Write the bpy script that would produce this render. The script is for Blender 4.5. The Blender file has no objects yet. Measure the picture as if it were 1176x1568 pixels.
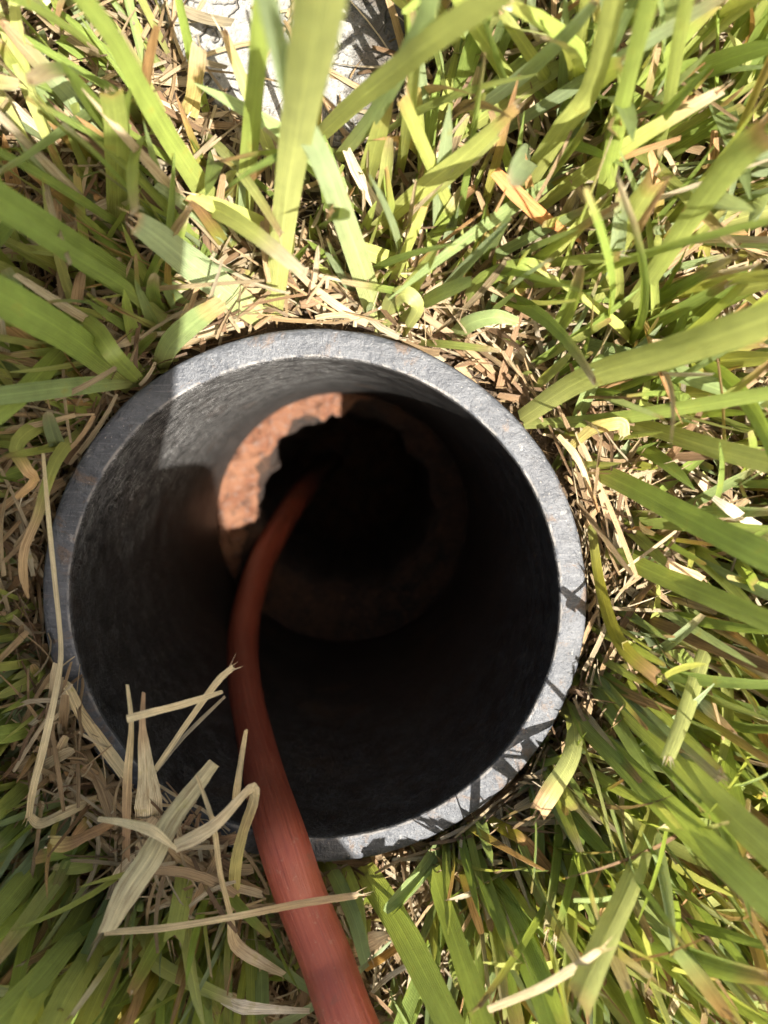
import bpy, bmesh, math, random
import numpy as np
from mathutils import Matrix, Vector, noise

# ------------------------------------------------------------------ camera, sky, sun, exposure
MM = 0.001
SC = bpy.context.scene
COL = SC.collection
CAM = np.array([11.306, 35.584, 153.582])            # mm, origin = centre of the pipe mouth, z up
PITCH, YAW = -0.107253, -0.0157506
FPX, PCX, PCY = 1185.0, 588.0, 784.0                 # focal length and centre in photo pixels
def _rot():
    cp, sp, cy, sy = math.cos(PITCH), math.sin(PITCH), math.cos(YAW), math.sin(YAW)
    X = np.array([[1, 0, 0], [0, cp, -sp], [0, sp, cp]]); Y = np.array([[cy, 0, sy], [0, 1, 0], [-sy, 0, cy]])
    return Y @ X
RC = _rot()
cd = bpy.data.cameras.new('camera'); cam = bpy.data.objects.new('camera', cd); COL.objects.link(cam)
m4 = Matrix.Identity(4)
for i in range(3):
    for j in range(3): m4[i][j] = RC[i, j]
    m4[i][3] = CAM[i]*MM
cam.matrix_world = m4
cd.sensor_fit = 'VERTICAL'; cd.sensor_height = 24.0; cd.sensor_width = 18.0
cd.lens = FPX/1568*24.0
cd.clip_start = 0.002; cd.clip_end = 2000
cd.dof.use_dof = True; cd.dof.focus_distance = 0.157; cd.dof.aperture_fstop = 8.8
SC.camera = cam

SUN_EL, SUN_AZ = math.radians(66), math.radians(-42)   # azimuth from +x, counter-clockwise
w = bpy.data.worlds.new('World'); SC.world = w; w.use_nodes = True
nt = w.node_tree; bg = nt.nodes['Background']
sky = nt.nodes.new('ShaderNodeTexSky'); sky.sky_type = 'NISHITA'; sky.sun_disc = False
sky.sun_elevation = SUN_EL; sky.sun_rotation = math.radians(90) - SUN_AZ
wb = nt.nodes.new('ShaderNodeMix'); wb.data_type = 'RGBA'; wb.blend_type = 'MULTIPLY'; wb.inputs[0].default_value = 1.0
wb.inputs[7].default_value = (1.08, 1.0, 0.80, 1)      # the camera's warm white balance, the same all over the sky
nt.links.new(sky.outputs[0], wb.inputs[6]); nt.links.new(wb.outputs[2], bg.inputs[0]); bg.inputs[1].default_value = 0.125
sky.air_density = 0.5; sky.dust_density = 3.0; sky.ozone_density = 0.2
sl = bpy.data.lights.new('sun', 'SUN'); sl.energy = 4.6; sl.angle = math.radians(0.53); sl.color = (1.0, 0.95, 0.86)
so = bpy.data.objects.new('sun', sl); COL.objects.link(so)
sd = Vector((math.cos(SUN_EL)*math.cos(SUN_AZ), math.cos(SUN_EL)*math.sin(SUN_AZ), math.sin(SUN_EL)))
so.rotation_euler = sd.to_track_quat('Z', 'Y').to_euler(); so.location = sd*5
SC.view_settings.view_transform = 'Standard'; SC.view_settings.look = 'None'
SC.view_settings.gamma = 1.0; SC.view_settings.use_curve_mapping = False
SC.view_settings.exposure = 2.2
SC.cycles.use_denoising = True
SC.cycles.use_adaptive_sampling = True; SC.cycles.adaptive_threshold = 0.02
SC.cycles.max_bounces = 6; SC.cycles.transparent_max_bounces = 4
SC.cycles.caustics_reflective = False; SC.cycles.caustics_refractive = False

random.seed(7); RNG = np.random.default_rng(11)

# ------------------------------------------------------------------ helpers
def at(px, py, z):
    """world point (mm) at height z seen at photo pixel px, py"""
    d = RC @ np.array([(px-PCX)/FPX, -(py-PCY)/FPX, -1.0])
    return CAM + d*((z-CAM[2])/d[2])
def to_px(P):
    v = (np.asarray(P)-CAM) @ RC
    return np.stack([PCX+FPX*v[..., 0]/-v[..., 2], PCY-FPX*v[..., 1]/-v[..., 2]], -1), -v[..., 2]

def tag(o, label=None, cat=None, group=None, kind=None):
    if label: o['label'] = label
    if cat: o['category'] = cat
    if group: o['group'] = group
    if kind: o['kind'] = kind
    return o
def empty(name, loc=(0, 0, 0)):
    o = bpy.data.objects.new(name, None); o.empty_display_size = 0.01; COL.objects.link(o); o.location = Vector(loc)*MM; return o
def mesh_obj(name, V, F, mat, parent=None, smooth=True, uv=None, tint=None, origin=None):
    V = np.asarray(V, dtype=float)
    if origin is None: origin = np.zeros(3)
    me = bpy.data.meshes.new(name)
    me.from_pydata(((V-origin)*MM).tolist(), [], F if isinstance(F, list) else F.tolist())
    if smooth: me.polygons.foreach_set('use_smooth', [True]*len(me.polygons))
    if uv is not None:
        l = me.uv_layers.new(name='UVMap'); idx = np.empty(len(me.loops), dtype=np.int32)
        me.loops.foreach_get('vertex_index', idx); l.data.foreach_set('uv', np.asarray(uv)[idx].astype(np.float32).ravel())
    if tint is not None:
        a = me.color_attributes.new('tint', 'FLOAT_COLOR', 'POINT')
        c = np.ones((len(V), 4), dtype=np.float32); c[:, :np.asarray(tint).shape[1]] = tint; a.data.foreach_set('color', c.ravel())
    me.materials.append(mat); me.update()
    o = bpy.data.objects.new(name, me); COL.objects.link(o)
    o.location = Vector(origin)*MM
    if parent: o.parent = parent; o.location = o.location - parent.location
    return o
def catmull(P, n):
    P = np.asarray(P, dtype=float)
    if len(P) < 3:
        t = np.linspace(0, 1, n)[:, None]; return P[0]*(1-t)+P[-1]*t
    Q = np.vstack([2*P[0]-P[1], P, 2*P[-1]-P[-2]])
    out = []
    for s in np.linspace(0, len(P)-1, n):
        i = min(int(s), len(P)-2); t = s-i; a, b, c, d = Q[i], Q[i+1], Q[i+2], Q[i+3]
        out.append(.5*((2*b)+(-a+c)*t+(2*a-5*b+4*c-d)*t*t+(-a+3*b-3*c+d)*t**3))
    return np.array(out)

# ------------------------------------------------------------------ materials
class NT:
    def __init__(s, name):
        s.m = bpy.data.materials.new(name); s.m.use_nodes = True; s.t = s.m.node_tree; s.t.nodes.clear()
        s.out = s.n('ShaderNodeOutputMaterial')
    def n(s, kind, **kw):
        x = s.t.nodes.new(kind)
        for k, v in kw.items():
            if k.startswith('i_'):
                key = k[2:].replace('_', ' ')
                x.inputs[key].default_value = v
            else: setattr(x, k, v)
        return x
    def l(s, a, b): s.t.links.new(a, b)
    def math(s, op, a, b=None, c=None):
        x = s.n('ShaderNodeMath', operation=op)
        for i, v in enumerate((a, b, c)):
            if v is None: continue
            if isinstance(v, (int, float)): x.inputs[i].default_value = v
            else: s.l(v, x.inputs[i])
        return x.outputs[0]
    def mix(s, f, a, b, mode='MIX'):
        x = s.n('ShaderNodeMix', data_type='RGBA', blend_type=mode)
        for i, v in ((0, f), (6, a), (7, b)):
            if isinstance(v, (int, float)): x.inputs[i].default_value = v
            elif isinstance(v, tuple): x.inputs[i].default_value = (*v, 1) if len(v) == 3 else v
            else: s.l(v, x.inputs[i])
        return x.outputs[2]
    def ramp(s, f, lo, hi, a=0.0, b=1.0):
        x = s.n('ShaderNodeMapRange', interpolation_type='SMOOTHSTEP')
        x.inputs[1].default_value = lo; x.inputs[2].default_value = hi; x.inputs[3].default_value = a; x.inputs[4].default_value = b
        s.l(f, x.inputs[0]); return x.outputs[0]
    def noise(s, vec, scale, detail=4, rough=.55, dist=0.0):
        x = s.n('ShaderNodeTexNoise'); x.inputs['Scale'].default_value = scale; x.inputs['Detail'].default_value = detail
        x.inputs['Roughness'].default_value = rough; x.inputs['Distortion'].default_value = dist
        s.l(vec, x.inputs['Vector']); return x.outputs['Fac']
    def mapping(s, vec, scale=(1, 1, 1), rot=(0, 0, 0), loc=(0, 0, 0)):
        x = s.n('ShaderNodeMapping'); x.inputs['Scale'].default_value = scale; x.inputs['Rotation'].default_value = rot
        x.inputs['Location'].default_value = loc; s.l(vec, x.inputs['Vector']); return x.outputs[0]
    def bump(s, h, dist, strength=1.0, normal=None):
        x = s.n('ShaderNodeBump'); x.inputs['Distance'].default_value = dist; x.inputs['Strength'].default_value = strength
        s.l(h, x.inputs['Height'])
        if normal is not None: s.l(normal, x.inputs['Normal'])
        return x.outputs[0]
    def principled(s, **kw):
        x = s.n('ShaderNodeBsdfPrincipled')
        for k, v in kw.items():
            key = k.replace('_', ' ')
            if isinstance(v, (int, float)): x.inputs[key].default_value = v
            elif isinstance(v, tuple): x.inputs[key].default_value = (*v, 1) if len(v) == 3 else v
            else: s.l(v, x.inputs[key])
        return x

def blade_material():
    s = NT('grass_blade'); att = s.n('ShaderNodeAttribute', attribute_name='tint'); uvn = s.n('ShaderNodeUVMap')
    sep = s.n('ShaderNodeSeparateXYZ'); s.l(uvn.outputs[0], sep.inputs[0]); u, v = sep.outputs[0], sep.outputs[1]
    geo = s.n('ShaderNodeNewGeometry'); dry = att.outputs['Alpha']
    tc = s.n('ShaderNodeTexCoord').outputs['Object']
    wob = s.noise(s.mapping(uvn.outputs[0], (2, 9, 1)), 1.0, 2)
    vein = s.math('SINE', s.math('MULTIPLY', s.math('ADD', u, s.math('MULTIPLY', wob, 0.03)), 88.0))
    fib = s.noise(s.mapping(uvn.outputs[0], (30, 1.0, 1)), 1.0, 4, .6)
    mid = s.ramp(s.math('ABSOLUTE', s.math('SUBTRACT', u, 0.5)), 0.0, 0.07, 1.0, 0.0)
    blot = s.noise(tc, 260.0, 4, .6); fine = s.noise(tc, 1500.0, 3, .6)
    k = s.math('ADD', s.math('MULTIPLY', vein, 0.09), s.math('MULTIPLY', s.math('SUBTRACT', fib, .5), 1.15))
    k = s.math('ADD', k, s.math('MULTIPLY', s.math('SUBTRACT', blot, .5), .55))
    k = s.math('ADD', k, s.math('MULTIPLY', mid, 0.22)); k = s.math('ADD', k, 1.0)
    cc = s.n('ShaderNodeCombineXYZ')
    for i in range(3): s.l(k, cc.inputs[i])
    c = s.mix(1.0, att.outputs['Color'], cc.outputs[0], 'MULTIPLY')
    dk = s.mix(1.0, c, (.42, .33, .25), 'MULTIPLY')
    c = s.mix(s.math('MULTIPLY', s.math('MULTIPLY', dry, .75), s.ramp(s.noise(s.mapping(uvn.outputs[0], (9, 2.2, 1)), 1.0, 5, .65), .42, .66)), c, dk)
    # yellowed and brown flecks that belong to the leaf
    c = s.mix(s.math('MULTIPLY', s.ramp(blot, .60, .78), .55), c, (.30, .26, .05))
    c = s.mix(s.math('MULTIPLY', s.ramp(fine, .66, .76), .5), c, (.20, .11, .04))
    bh = s.math('ADD', s.math('MULTIPLY', vein, .35), s.math('MULTIPLY', fib, 1.3))
    bh = s.math('ADD', bh, s.math('MULTIPLY', fine, .8))
    bn = s.bump(bh, 0.00011, .75)
    p = s.principled(Base_Color=c, Roughness=s.ramp(dry, 0, 1, .36, .6), Normal=bn)
    p.inputs['Specular IOR Level'].default_value = .55
    tr = s.n('ShaderNodeBsdfTranslucent'); tcx = s.mix(1.0, c, (1.25, 1.2, .75), 'MULTIPLY'); s.l(tcx, tr.inputs['Color']); s.l(bn, tr.inputs['Normal'])
    mx = s.n('ShaderNodeMixShader'); s.l(s.ramp(dry, 0, 1, .42, .25), mx.inputs[0]); s.l(p.outputs[0], mx.inputs[1]); s.l(tr.outputs[0], mx.inputs[2])
    s.l(mx.outputs[0], s.out.inputs[0]); return s.m
M_BLADE = blade_material()

def soil_material():
    s = NT('soil'); tc = s.n('ShaderNodeTexCoord').outputs['Object']
    a = s.noise(tc, 130, 6, .65); b = s.noise(tc, 900, 4, .6)
    c = s.mix(s.ramp(a, .35, .7), (.035, .022, .013), (.13, .085, .045)); c = s.mix(s.ramp(b, .55, .75), c, (.22, .15, .08))
    far = s.n('ShaderNodeVectorMath', operation='LENGTH'); s.l(tc, far.inputs[0])
    c = s.mix(s.ramp(far.outputs['Value'], .3, .7), c, s.mix(a, (.05, .08, .015), (.13, .13, .04)))
    p = s.principled(Base_Color=c, Roughness=.95, Normal=s.bump(s.math('ADD', a, s.math('MULTIPLY', b, .4)), .004))
    s.l(p.outputs[0], s.out.inputs[0]); return s.m
def pipe_material():
    s = NT('black_plastic'); tc = s.n('ShaderNodeTexCoord').outputs['Object']
    geo = s.n('ShaderNodeNewGeometry'); sn = s.n('ShaderNodeSeparateXYZ'); s.l(geo.outputs['True Normal'], sn.inputs[0])
    top = s.ramp(sn.outputs[2], .45, .8)
    # polar coordinates for marks that run round or along the pipe
    sp = s.n('ShaderNodeSeparateXYZ'); s.l(tc, sp.inputs[0])
    ang = s.math('ARCTAN2', sp.outputs[1], sp.outputs[0])
    cyl = s.n('ShaderNodeCombineXYZ'); s.l(s.math('MULTIPLY', ang, .049), cyl.inputs[0]); s.l(sp.outputs[2], cyl.inputs[1])
    blot = s.noise(tc, 70, 5, .6); grit = s.noise(tc, 1700, 3, .65); med = s.noise(tc, 420, 4, .6)
    # scratches on the wall: thin stretched noise at several angles
    wsc = None
    for k, (ra, sx, sy, thr) in enumerate(((.5, 4200, 420, .58), (-.7, 4600, 360, .58), (1.35, 4000, 560, .58), (.75, 5200, 260, .58), (-.25, 3400, 220, .60), (1.1, 4400, 180, .60))):
        x = s.ramp(s.noise(s.mapping(s.mapping(cyl.outputs[0], rot=(0, 0, ra)), (sx, sy, 1), loc=(k*3.1, k, 0)), 1.0, 3, .6), thr, thr+.08)
        wsc = x if wsc is None else s.math('MAXIMUM', wsc, x)
    wsc = s.math('MULTIPLY', wsc, s.ramp(s.noise(cyl.outputs[0], 150, 5, .7), .38, .62, .08, 1.0))
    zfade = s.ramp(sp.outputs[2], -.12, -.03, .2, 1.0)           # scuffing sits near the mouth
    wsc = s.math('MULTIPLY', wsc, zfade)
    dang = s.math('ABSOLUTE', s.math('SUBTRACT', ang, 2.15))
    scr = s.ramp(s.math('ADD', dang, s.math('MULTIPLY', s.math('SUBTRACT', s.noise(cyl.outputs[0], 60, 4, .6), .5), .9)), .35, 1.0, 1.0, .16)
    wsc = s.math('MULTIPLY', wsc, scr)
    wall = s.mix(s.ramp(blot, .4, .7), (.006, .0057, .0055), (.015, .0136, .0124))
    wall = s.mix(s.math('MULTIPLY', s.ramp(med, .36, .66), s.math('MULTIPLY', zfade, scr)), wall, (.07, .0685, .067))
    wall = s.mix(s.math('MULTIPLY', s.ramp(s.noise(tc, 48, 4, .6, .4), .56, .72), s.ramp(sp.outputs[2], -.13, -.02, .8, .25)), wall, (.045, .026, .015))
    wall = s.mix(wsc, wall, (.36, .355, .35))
    # sawn end: worn blue-grey face with pits, smears, a few saw lines and rust-brown stains
    big = s.noise(tc, 120, 5, .65, .6); pit = s.noise(tc, 650, 5, .7)
    saw = s.noise(s.mapping(tc, (240, 1500, 200), rot=(0, 0, .10)), 1.0, 6, .75, .8)
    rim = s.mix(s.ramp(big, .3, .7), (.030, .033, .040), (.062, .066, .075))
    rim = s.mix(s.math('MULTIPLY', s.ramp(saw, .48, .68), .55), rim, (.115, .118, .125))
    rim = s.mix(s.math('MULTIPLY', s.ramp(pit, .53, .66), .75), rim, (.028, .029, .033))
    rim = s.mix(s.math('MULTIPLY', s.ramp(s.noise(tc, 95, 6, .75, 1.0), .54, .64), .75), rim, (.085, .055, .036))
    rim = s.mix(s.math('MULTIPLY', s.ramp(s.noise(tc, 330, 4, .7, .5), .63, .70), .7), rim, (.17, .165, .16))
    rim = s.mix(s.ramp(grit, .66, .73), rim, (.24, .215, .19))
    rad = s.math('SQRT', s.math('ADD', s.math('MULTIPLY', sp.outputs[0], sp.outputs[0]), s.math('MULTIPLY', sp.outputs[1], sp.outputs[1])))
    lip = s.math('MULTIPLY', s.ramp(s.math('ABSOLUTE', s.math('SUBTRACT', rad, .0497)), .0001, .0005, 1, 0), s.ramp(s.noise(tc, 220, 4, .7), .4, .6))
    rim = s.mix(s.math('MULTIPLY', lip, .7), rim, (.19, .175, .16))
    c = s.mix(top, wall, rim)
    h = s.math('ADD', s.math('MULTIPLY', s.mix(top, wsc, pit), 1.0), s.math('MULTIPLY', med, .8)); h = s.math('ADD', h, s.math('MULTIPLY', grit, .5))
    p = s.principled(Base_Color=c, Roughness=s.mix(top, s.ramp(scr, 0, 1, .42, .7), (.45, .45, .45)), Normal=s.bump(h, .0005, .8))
    s.l(s.ramp(top, 0, 1, .25, .4), p.inputs['Specular IOR Level'])
    s.l(p.outputs[0], s.out.inputs[0]); return s.m
def clay_material():
    s = NT('orange_clay'); tc = s.n('ShaderNodeTexCoord').outputs['Object']
    a = s.noise(tc, 110, 6, .65); b = s.noise(tc, 450, 5, .65)
    c = s.mix(s.ramp(a, .35, .65), (.115, .042, .019), (.170, .078, .041)); c = s.mix(s.ramp(b, .52, .7), c, (.135, .092, .075))
    c = s.mix(s.math('MULTIPLY', s.ramp(s.noise(tc, 230, 4), .58, .7), .8), c, (.05, .025, .015))
    p = s.principled(Base_Color=c, Roughness=.95, Normal=s.bump(s.math('ADD', a, s.math('MULTIPLY', b, .5)), .004))
    s.l(p.outputs[0], s.out.inputs[0]); return s.m
def cable_material():
    s = NT('red_sheath'); uvn = s.n('ShaderNodeUVMap'); tc = s.n('ShaderNodeTexCoord').outputs['Object']
    st = s.noise(s.mapping(uvn.outputs[0], (24, 5, 1)), 1.0, 5, .65); a = s.noise(tc, 60, 4); d = s.noise(tc, 900, 4, .65)
    fi = s.noise(s.mapping(uvn.outputs[0], (90, 16, 1)), 1.0, 3, .6)
    c = s.mix(s.ramp(st, .3, .7), (.205, .036, .018), (.295, .066, .034)); c = s.mix(s.math('MULTIPLY', s.ramp(a, .45, .75), .5), c, (.30, .082, .045))
    c = s.mix(s.math('MULTIPLY', s.ramp(d, .60, .72), .5), c, (.34, .20, .13)); c = s.mix(s.math('MULTIPLY', s.ramp(fi, .6, .74), .4), c, (.38, .19, .12)); c = s.mix(s.math('MULTIPLY', s.ramp(s.noise(tc, 140, 5, .7, .6), .58, .7), .45), c, (.13, .06, .035))
    sv = s.n('ShaderNodeSeparateXYZ'); s.l(uvn.outputs[0], sv.inputs[0])      # buried end painted darker, as its fade into shade
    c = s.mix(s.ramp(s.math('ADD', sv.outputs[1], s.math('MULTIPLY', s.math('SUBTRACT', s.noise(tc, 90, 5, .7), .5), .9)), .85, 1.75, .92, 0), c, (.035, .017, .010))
    p = s.principled(Base_Color=c, Roughness=s.ramp(st, .3, .7, .42, .58), Normal=s.bump(s.math('ADD', st, s.math('MULTIPLY', d, .3)), .0003))
    s.l(p.outputs[0], s.out.inputs[0]); return s.m
def slab_material():
    s = NT('painted_concrete'); tc = s.n('ShaderNodeTexCoord').outputs['Object']
    a = s.noise(tc, 55, 5, .65); g = s.noise(tc, 1300, 4, .7); md = s.noise(tc, 300, 5, .7)
    vo = s.n('ShaderNodeTexVoronoi', feature='DISTANCE_TO_EDGE'); vo.inputs['Scale'].default_value = 85
    wv = s.n('ShaderNodeVectorMath', operation='ADD'); nz = s.n('ShaderNodeTexNoise'); nz.inputs['Scale'].default_value = 200; s.l(tc, nz.inputs[0])
    sc = s.n('ShaderNodeVectorMath', operation='SCALE'); sc.inputs[3].default_value = .012; s.l(nz.outputs['Color'], sc.inputs[0])
    s.l(tc, wv.inputs[0]); s.l(sc.outputs[0], wv.inputs[1]); s.l(wv.outputs[0], vo.inputs['Vector'])
    crack = s.ramp(vo.outputs['Distance'], .0, .05, 1, 0); crack = s.math('MULTIPLY', crack, s.ramp(a, .38, .6))
    sp = s.n('ShaderNodeSeparateXYZ'); s.l(tc, sp.inputs[0])
    bare = s.ramp(s.math('ADD', sp.outputs[0], s.math('MULTIPLY', s.math('SUBTRACT', md, .5), .02)), .006, .012)
    bare = s.math('MAXIMUM', bare, s.ramp(s.noise(tc, 190, 5, .7), .63, .69))
    con = s.mix(md, (.05, .042, .033), (.11, .095, .078)); c = s.mix(s.ramp(g, .3, .7), (.14, .137, .126), (.235, .23, .218))
    c = s.mix(s.math('MULTIPLY', crack, .85), c, (.07, .055, .04)); c = s.mix(bare, c, con)
    h = s.math('SUBTRACT', s.math('ADD', s.math('MULTIPLY', g, .35), s.math('MULTIPLY', md, .7)), s.math('ADD', s.math('MULTIPLY', crack, .9), s.math('MULTIPLY', bare, .9)))
    p = s.principled(Base_Color=c, Roughness=.85, Normal=s.bump(h, .0016)); s.l(p.outputs[0], s.out.inputs[0]); return s.m
def plain(name, col, rough, **kw):
    s = NT(name); tc = s.n('ShaderNodeTexCoord').outputs['Object']; a = s.noise(tc, 90, 4)
    p = s.principled(Base_Color=s.mix(a, tuple(x*.8 for x in col), tuple(min(1, x*1.15) for x in col)), Roughness=rough, **kw)
    s.l(p.outputs[0], s.out.inputs[0]); return s.m

# ------------------------------------------------------------------ setting: soil
SOIL = -13.0
def soil_z(x, y):
    n = noise.noise(Vector((x*.035, y*.035, 3.3)))*3.0 + noise.noise(Vector((x*.11, y*.11, 8.1)))*1.2
    r = math.hypot(x, y); k = max(0.0, 1-max(0, r-400)/1500)
    return SOIL + n*k + max(0, 1-(r-54)/14)*3.0
M_SOIL = soil_material()
NA = 120
radii = [54.6] + list(np.linspace(57, 300, 48)) + [360, 450, 600, 900, 1500, 3000, 8000, 30000, 120000, 500000]
V = []; F = []
for r in radii:
    for a in range(NA):
        t = 2*math.pi*a/NA; x, y = r*math.cos(t), r*math.sin(t); V.append((x, y, soil_z(x, y)))
for i in range(len(radii)-1):
    for a in range(NA):
        b = (a+1) % NA; F.append((i*NA+a, (i+1)*NA+a, (i+1)*NA+b, i*NA+b))
tag(mesh_obj('ground', V, F, M_SOIL), kind='structure')

# ------------------------------------------------------------------ plastic pipe
RO, RI, DEP = 55.0, 49.22, 149.0
def lathe(profile, na, jit=0.0, closed=False, seed=0.0, jz=0.0):
    V = []; F = []
    for k, (r, z) in enumerate(profile):
        for a in range(na):
            t = 2*math.pi*a/na; c, s_ = math.cos(t), math.sin(t)
            d = jit*noise.noise(Vector((c*2.2+seed, s_*2.2, z*.02))) + jit*.5*noise.noise(Vector((c*14+seed, s_*14, z*.09)))
            dz = jz*noise.noise(Vector((c*9+seed, s_*9, r*.2)))
            V.append(((r+d)*c, (r+d)*s_, z+dz))
    n = len(profile)
    for k in range(n if closed else n-1):
        k2 = (k+1) % n
        for a in range(na):
            b = (a+1) % na; F.append((k*na+a, k*na+b, k2*na+b, k2*na+a))
    return V, F
prof = [(RO, -DEP), (RO, -80), (RO, -30), (RO, -8), (RO, -1.2), (RO-.15, -.4), (RO-.6, -.02), (RO-2, 0.06), (RO-3.6, 0.0), (RI+.9, .03), (RI+.35, -.12), (RI+.05, -.6), (RI, -2), (RI, -8)]
prof += [(RI, -z) for z in np.linspace(16, 145, 22)] + [(RI, -DEP)]
V, F = lathe(prof, 220, .22, True, 1.0, .16)
F = [tuple(reversed(f)) for f in F]
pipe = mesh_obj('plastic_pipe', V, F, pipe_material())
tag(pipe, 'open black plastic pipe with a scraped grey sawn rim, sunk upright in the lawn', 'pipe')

# broken clay collar below the pipe (sunlit arc only, its shaded rest is painted as the dark ledge), earth shaft under it
HX, HY = 1.0, 6.0                                    # the hole below is off centre
def hole_edge(c, s_, k):
    return 34.5 + 2.4*noise.noise(Vector((c*2.4, s_*2.4, 1.7+k))) + 3.4*noise.noise(Vector((c*4.6, s_*4.6, 4.2+k))) + 1.9*noise.noise(Vector((c*10, s_*10, 9.2+k))) + .8*noise.noise(Vector((c*27, s_*27, 2.2+k)))
V = []; F = []; A0, A1, NAc = 62, 212, 130; NR = 16
def collar_z(x, y): return -DEP-2.6 + 2.6*noise.noise(Vector((x*.09, y*.09, 2.0))) + 2.2*noise.noise(Vector((x*.24, y*.24, 6.0))) + 1.2*noise.noise(Vector((x*.55, y*.55, 1.0)))
for k in range(NR):
    fr = k/(NR-1)
    for a in range(NAc+1):
        t = math.radians(A0+(A1-A0)*a/NAc); c, s_ = math.cos(t), math.sin(t); e = hole_edge(c, s_, 0)+2.2
        endt = min(1, min(a, NAc-a)/22); e = e*endt+(RO-4)*(1-endt)*.92+e*(1-endt)*.08
        xo, yo, xi, yi = (RO-1)*c, (RO-1)*s_, HX+e*c, HY+e*s_
        if math.hypot(xi, yi) > RO-3: xi, yi = (RO-3)*c, (RO-3)*s_
        x, y = xo+(xi-xo)*fr, yo+(yi-yo)*fr
        V.append((x, y, min(collar_z(x, y)-3.0*fr**4, -DEP-.3)))
for dz, dr in ((-5, .7), (-10, 1.6), (-13, 3.5)):       # broken inner face
    for a in range(NAc+1):
        x, y, z = V[(NR-1)*(NAc+1)+a]; r = math.hypot(x-HX, y-HY)
        kx = (r+dr+1.5*noise.noise(Vector((x*.3, y*.3, dz))))/r; V.append((HX+(x-HX)*kx, HY+(y-HY)*kx, z+dz))
for k in range(NR+2):
    for a in range(NAc):
        q = k*(NAc+1)+a; F.append((q, q+NAc+1, q+NAc+2, q+1))
nb = len(V)
for a in range(NAc+1):
    t = math.radians(A0+(A1-A0)*a/NAc); V.append(((RO-.8)*math.cos(t), (RO-.8)*math.sin(t), -DEP-15))
for a in range(NAc):
    q = (NR+2)*(NAc+1)+a; F.append((q, nb+a, nb+a+1, q+1)); F.append((nb+a, a, a+1, nb+a+1))
tag(mesh_obj('clay_collar', V, F, clay_material()), 'crumbling orange clay lip lit by the sun deep inside the pipe', 'clay collar')
V = []; F = []; NL = 120
prof = [(60.0, -DEP-.4), (RO-1, -DEP-3), (47, -DEP-5), (42, -DEP-6.5), (38, -DEP-8), (35.5, -DEP-12), (36, -DEP-30), (40, -DEP-60), (40, -DEP-110), (38, -DEP-160), (30, -DEP-168), (12, -DEP-170), (.5, -DEP-171)]
for k, (r, z) in enumerate(prof):
    w_ = 0 if k < 2 else min(1, (k-1)/3)
    for a in range(NL):
        t = 2*math.pi*a/NL; c, s_ = math.cos(t), math.sin(t)
        rr = r + (0 if k < 1 or k > 9 else w_*(hole_edge(c, s_, 3+k*.4)-34.5))
        x, y = HX*w_+rr*c, HY*w_+rr*s_
        V.append((x, y, z+(0 if k < 1 else min(.8, 1.6*noise.noise(Vector((x*.2, y*.2, 3)))+1.0*noise.noise(Vector((x*.5, y*.5, 8)))))))
for k in range(len(prof)-1):
    for a in range(NL):
        b = (a+1) % NL; F.append((k*NL+a, (k+1)*NL+a, (k+1)*NL+b, k*NL+b))
def shade_dark_earth():  # soil colour, darkened to hold the shade on the collar's unlit part
    s = NT('shade_dark_earth'); tc = s.n('ShaderNodeTexCoord').outputs['Object']
    a = s.noise(tc, 120, 6, .7); b = s.noise(tc, 500, 5, .65)
    c = s.mix(s.ramp(a, .35, .68), (.012, .007, .004), (.050, .022, .010)); c = s.mix(s.ramp(b, .54, .70), c, (.085, .038, .017))
    p = s.principled(Base_Color=c, Roughness=.95, Normal=s.bump(s.math('ADD', a, s.math('MULTIPLY', b, .5)), .004)); s.l(p.outputs[0], s.out.inputs[0]); return s.m
tag(mesh_obj('earth_shaft', V, F, shade_dark_earth()), kind='structure')

# ------------------------------------------------------------------ concrete slab under the grass at the top
def in_poly(x, y, poly):
    c = False; n = len(poly)
    for i in range(n):
        x1, y1 = poly[i]; x2, y2 = poly[(i+1) % n]
        if (y1 > y) != (y2 > y) and x < (x2-x1)*(y-y1)/(y2-y1)+x1: c = not c
    return c
SLAB_Z = -8.0
corners = [at(205, -60, SLAB_Z), at(262, 60, SLAB_Z), at(330, 165, SLAB_Z), at(440, 222, SLAB_Z), at(540, 215, SLAB_Z), at(600, 175, SLAB_Z), at(625, 60, SLAB_Z), at(640, -60, SLAB_Z)]
SLAB = [(p[0], p[1]) for p in corners] + [(55, 150), (70, 230), (-20, 260), (-75, 220), (-62, 150)]
bm = bmesh.new(); outline = []
for i in range(len(SLAB)):
    p, q = np.array(SLAB[i]), np.array(SLAB[(i+1) % len(SLAB)]); n = max(2, int(np.linalg.norm(q-p)/5))
    for k in range(n):
        r = p+(q-p)*k/n; j = .9*noise.noise(Vector((r[0]*.3, r[1]*.3, 0)))*2; outline.append((r[0]+j, r[1]-j))
cxy = np.mean(outline, 0)
V = []; F = []; NO = len(outline)
rings = [(1.0, -30), (1.0, SLAB_Z-1.5), (.985, SLAB_Z-.35)] + [(f, SLAB_Z) for f in np.linspace(.965, .04, 26)]
for k, (f, z) in enumerate(rings):
    for (x, y) in outline:
        X, Y = cxy[0]+(x-cxy[0])*f, cxy[1]+(y-cxy[1])*f
        V.append((X, Y, z+(0 if k < 1 else .5*noise.noise(Vector((X*.12, Y*.12, 1)))+.35*noise.noise(Vector((X*.5, Y*.5, 4))))))
for k in range(len(rings)-1):
    for a in range(NO):
        b = (a+1) % NO; F.append((k*NO+a, k*NO+b, (k+1)*NO+b, (k+1)*NO+a))
F.append(tuple((len(rings)-1)*NO+a for a in range(NO)))
tag(mesh_obj('concrete_slab', V, F, slab_material()), 'rough concrete slab with cracked white paint showing through the grass above the pipe', 'concrete slab')

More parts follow.
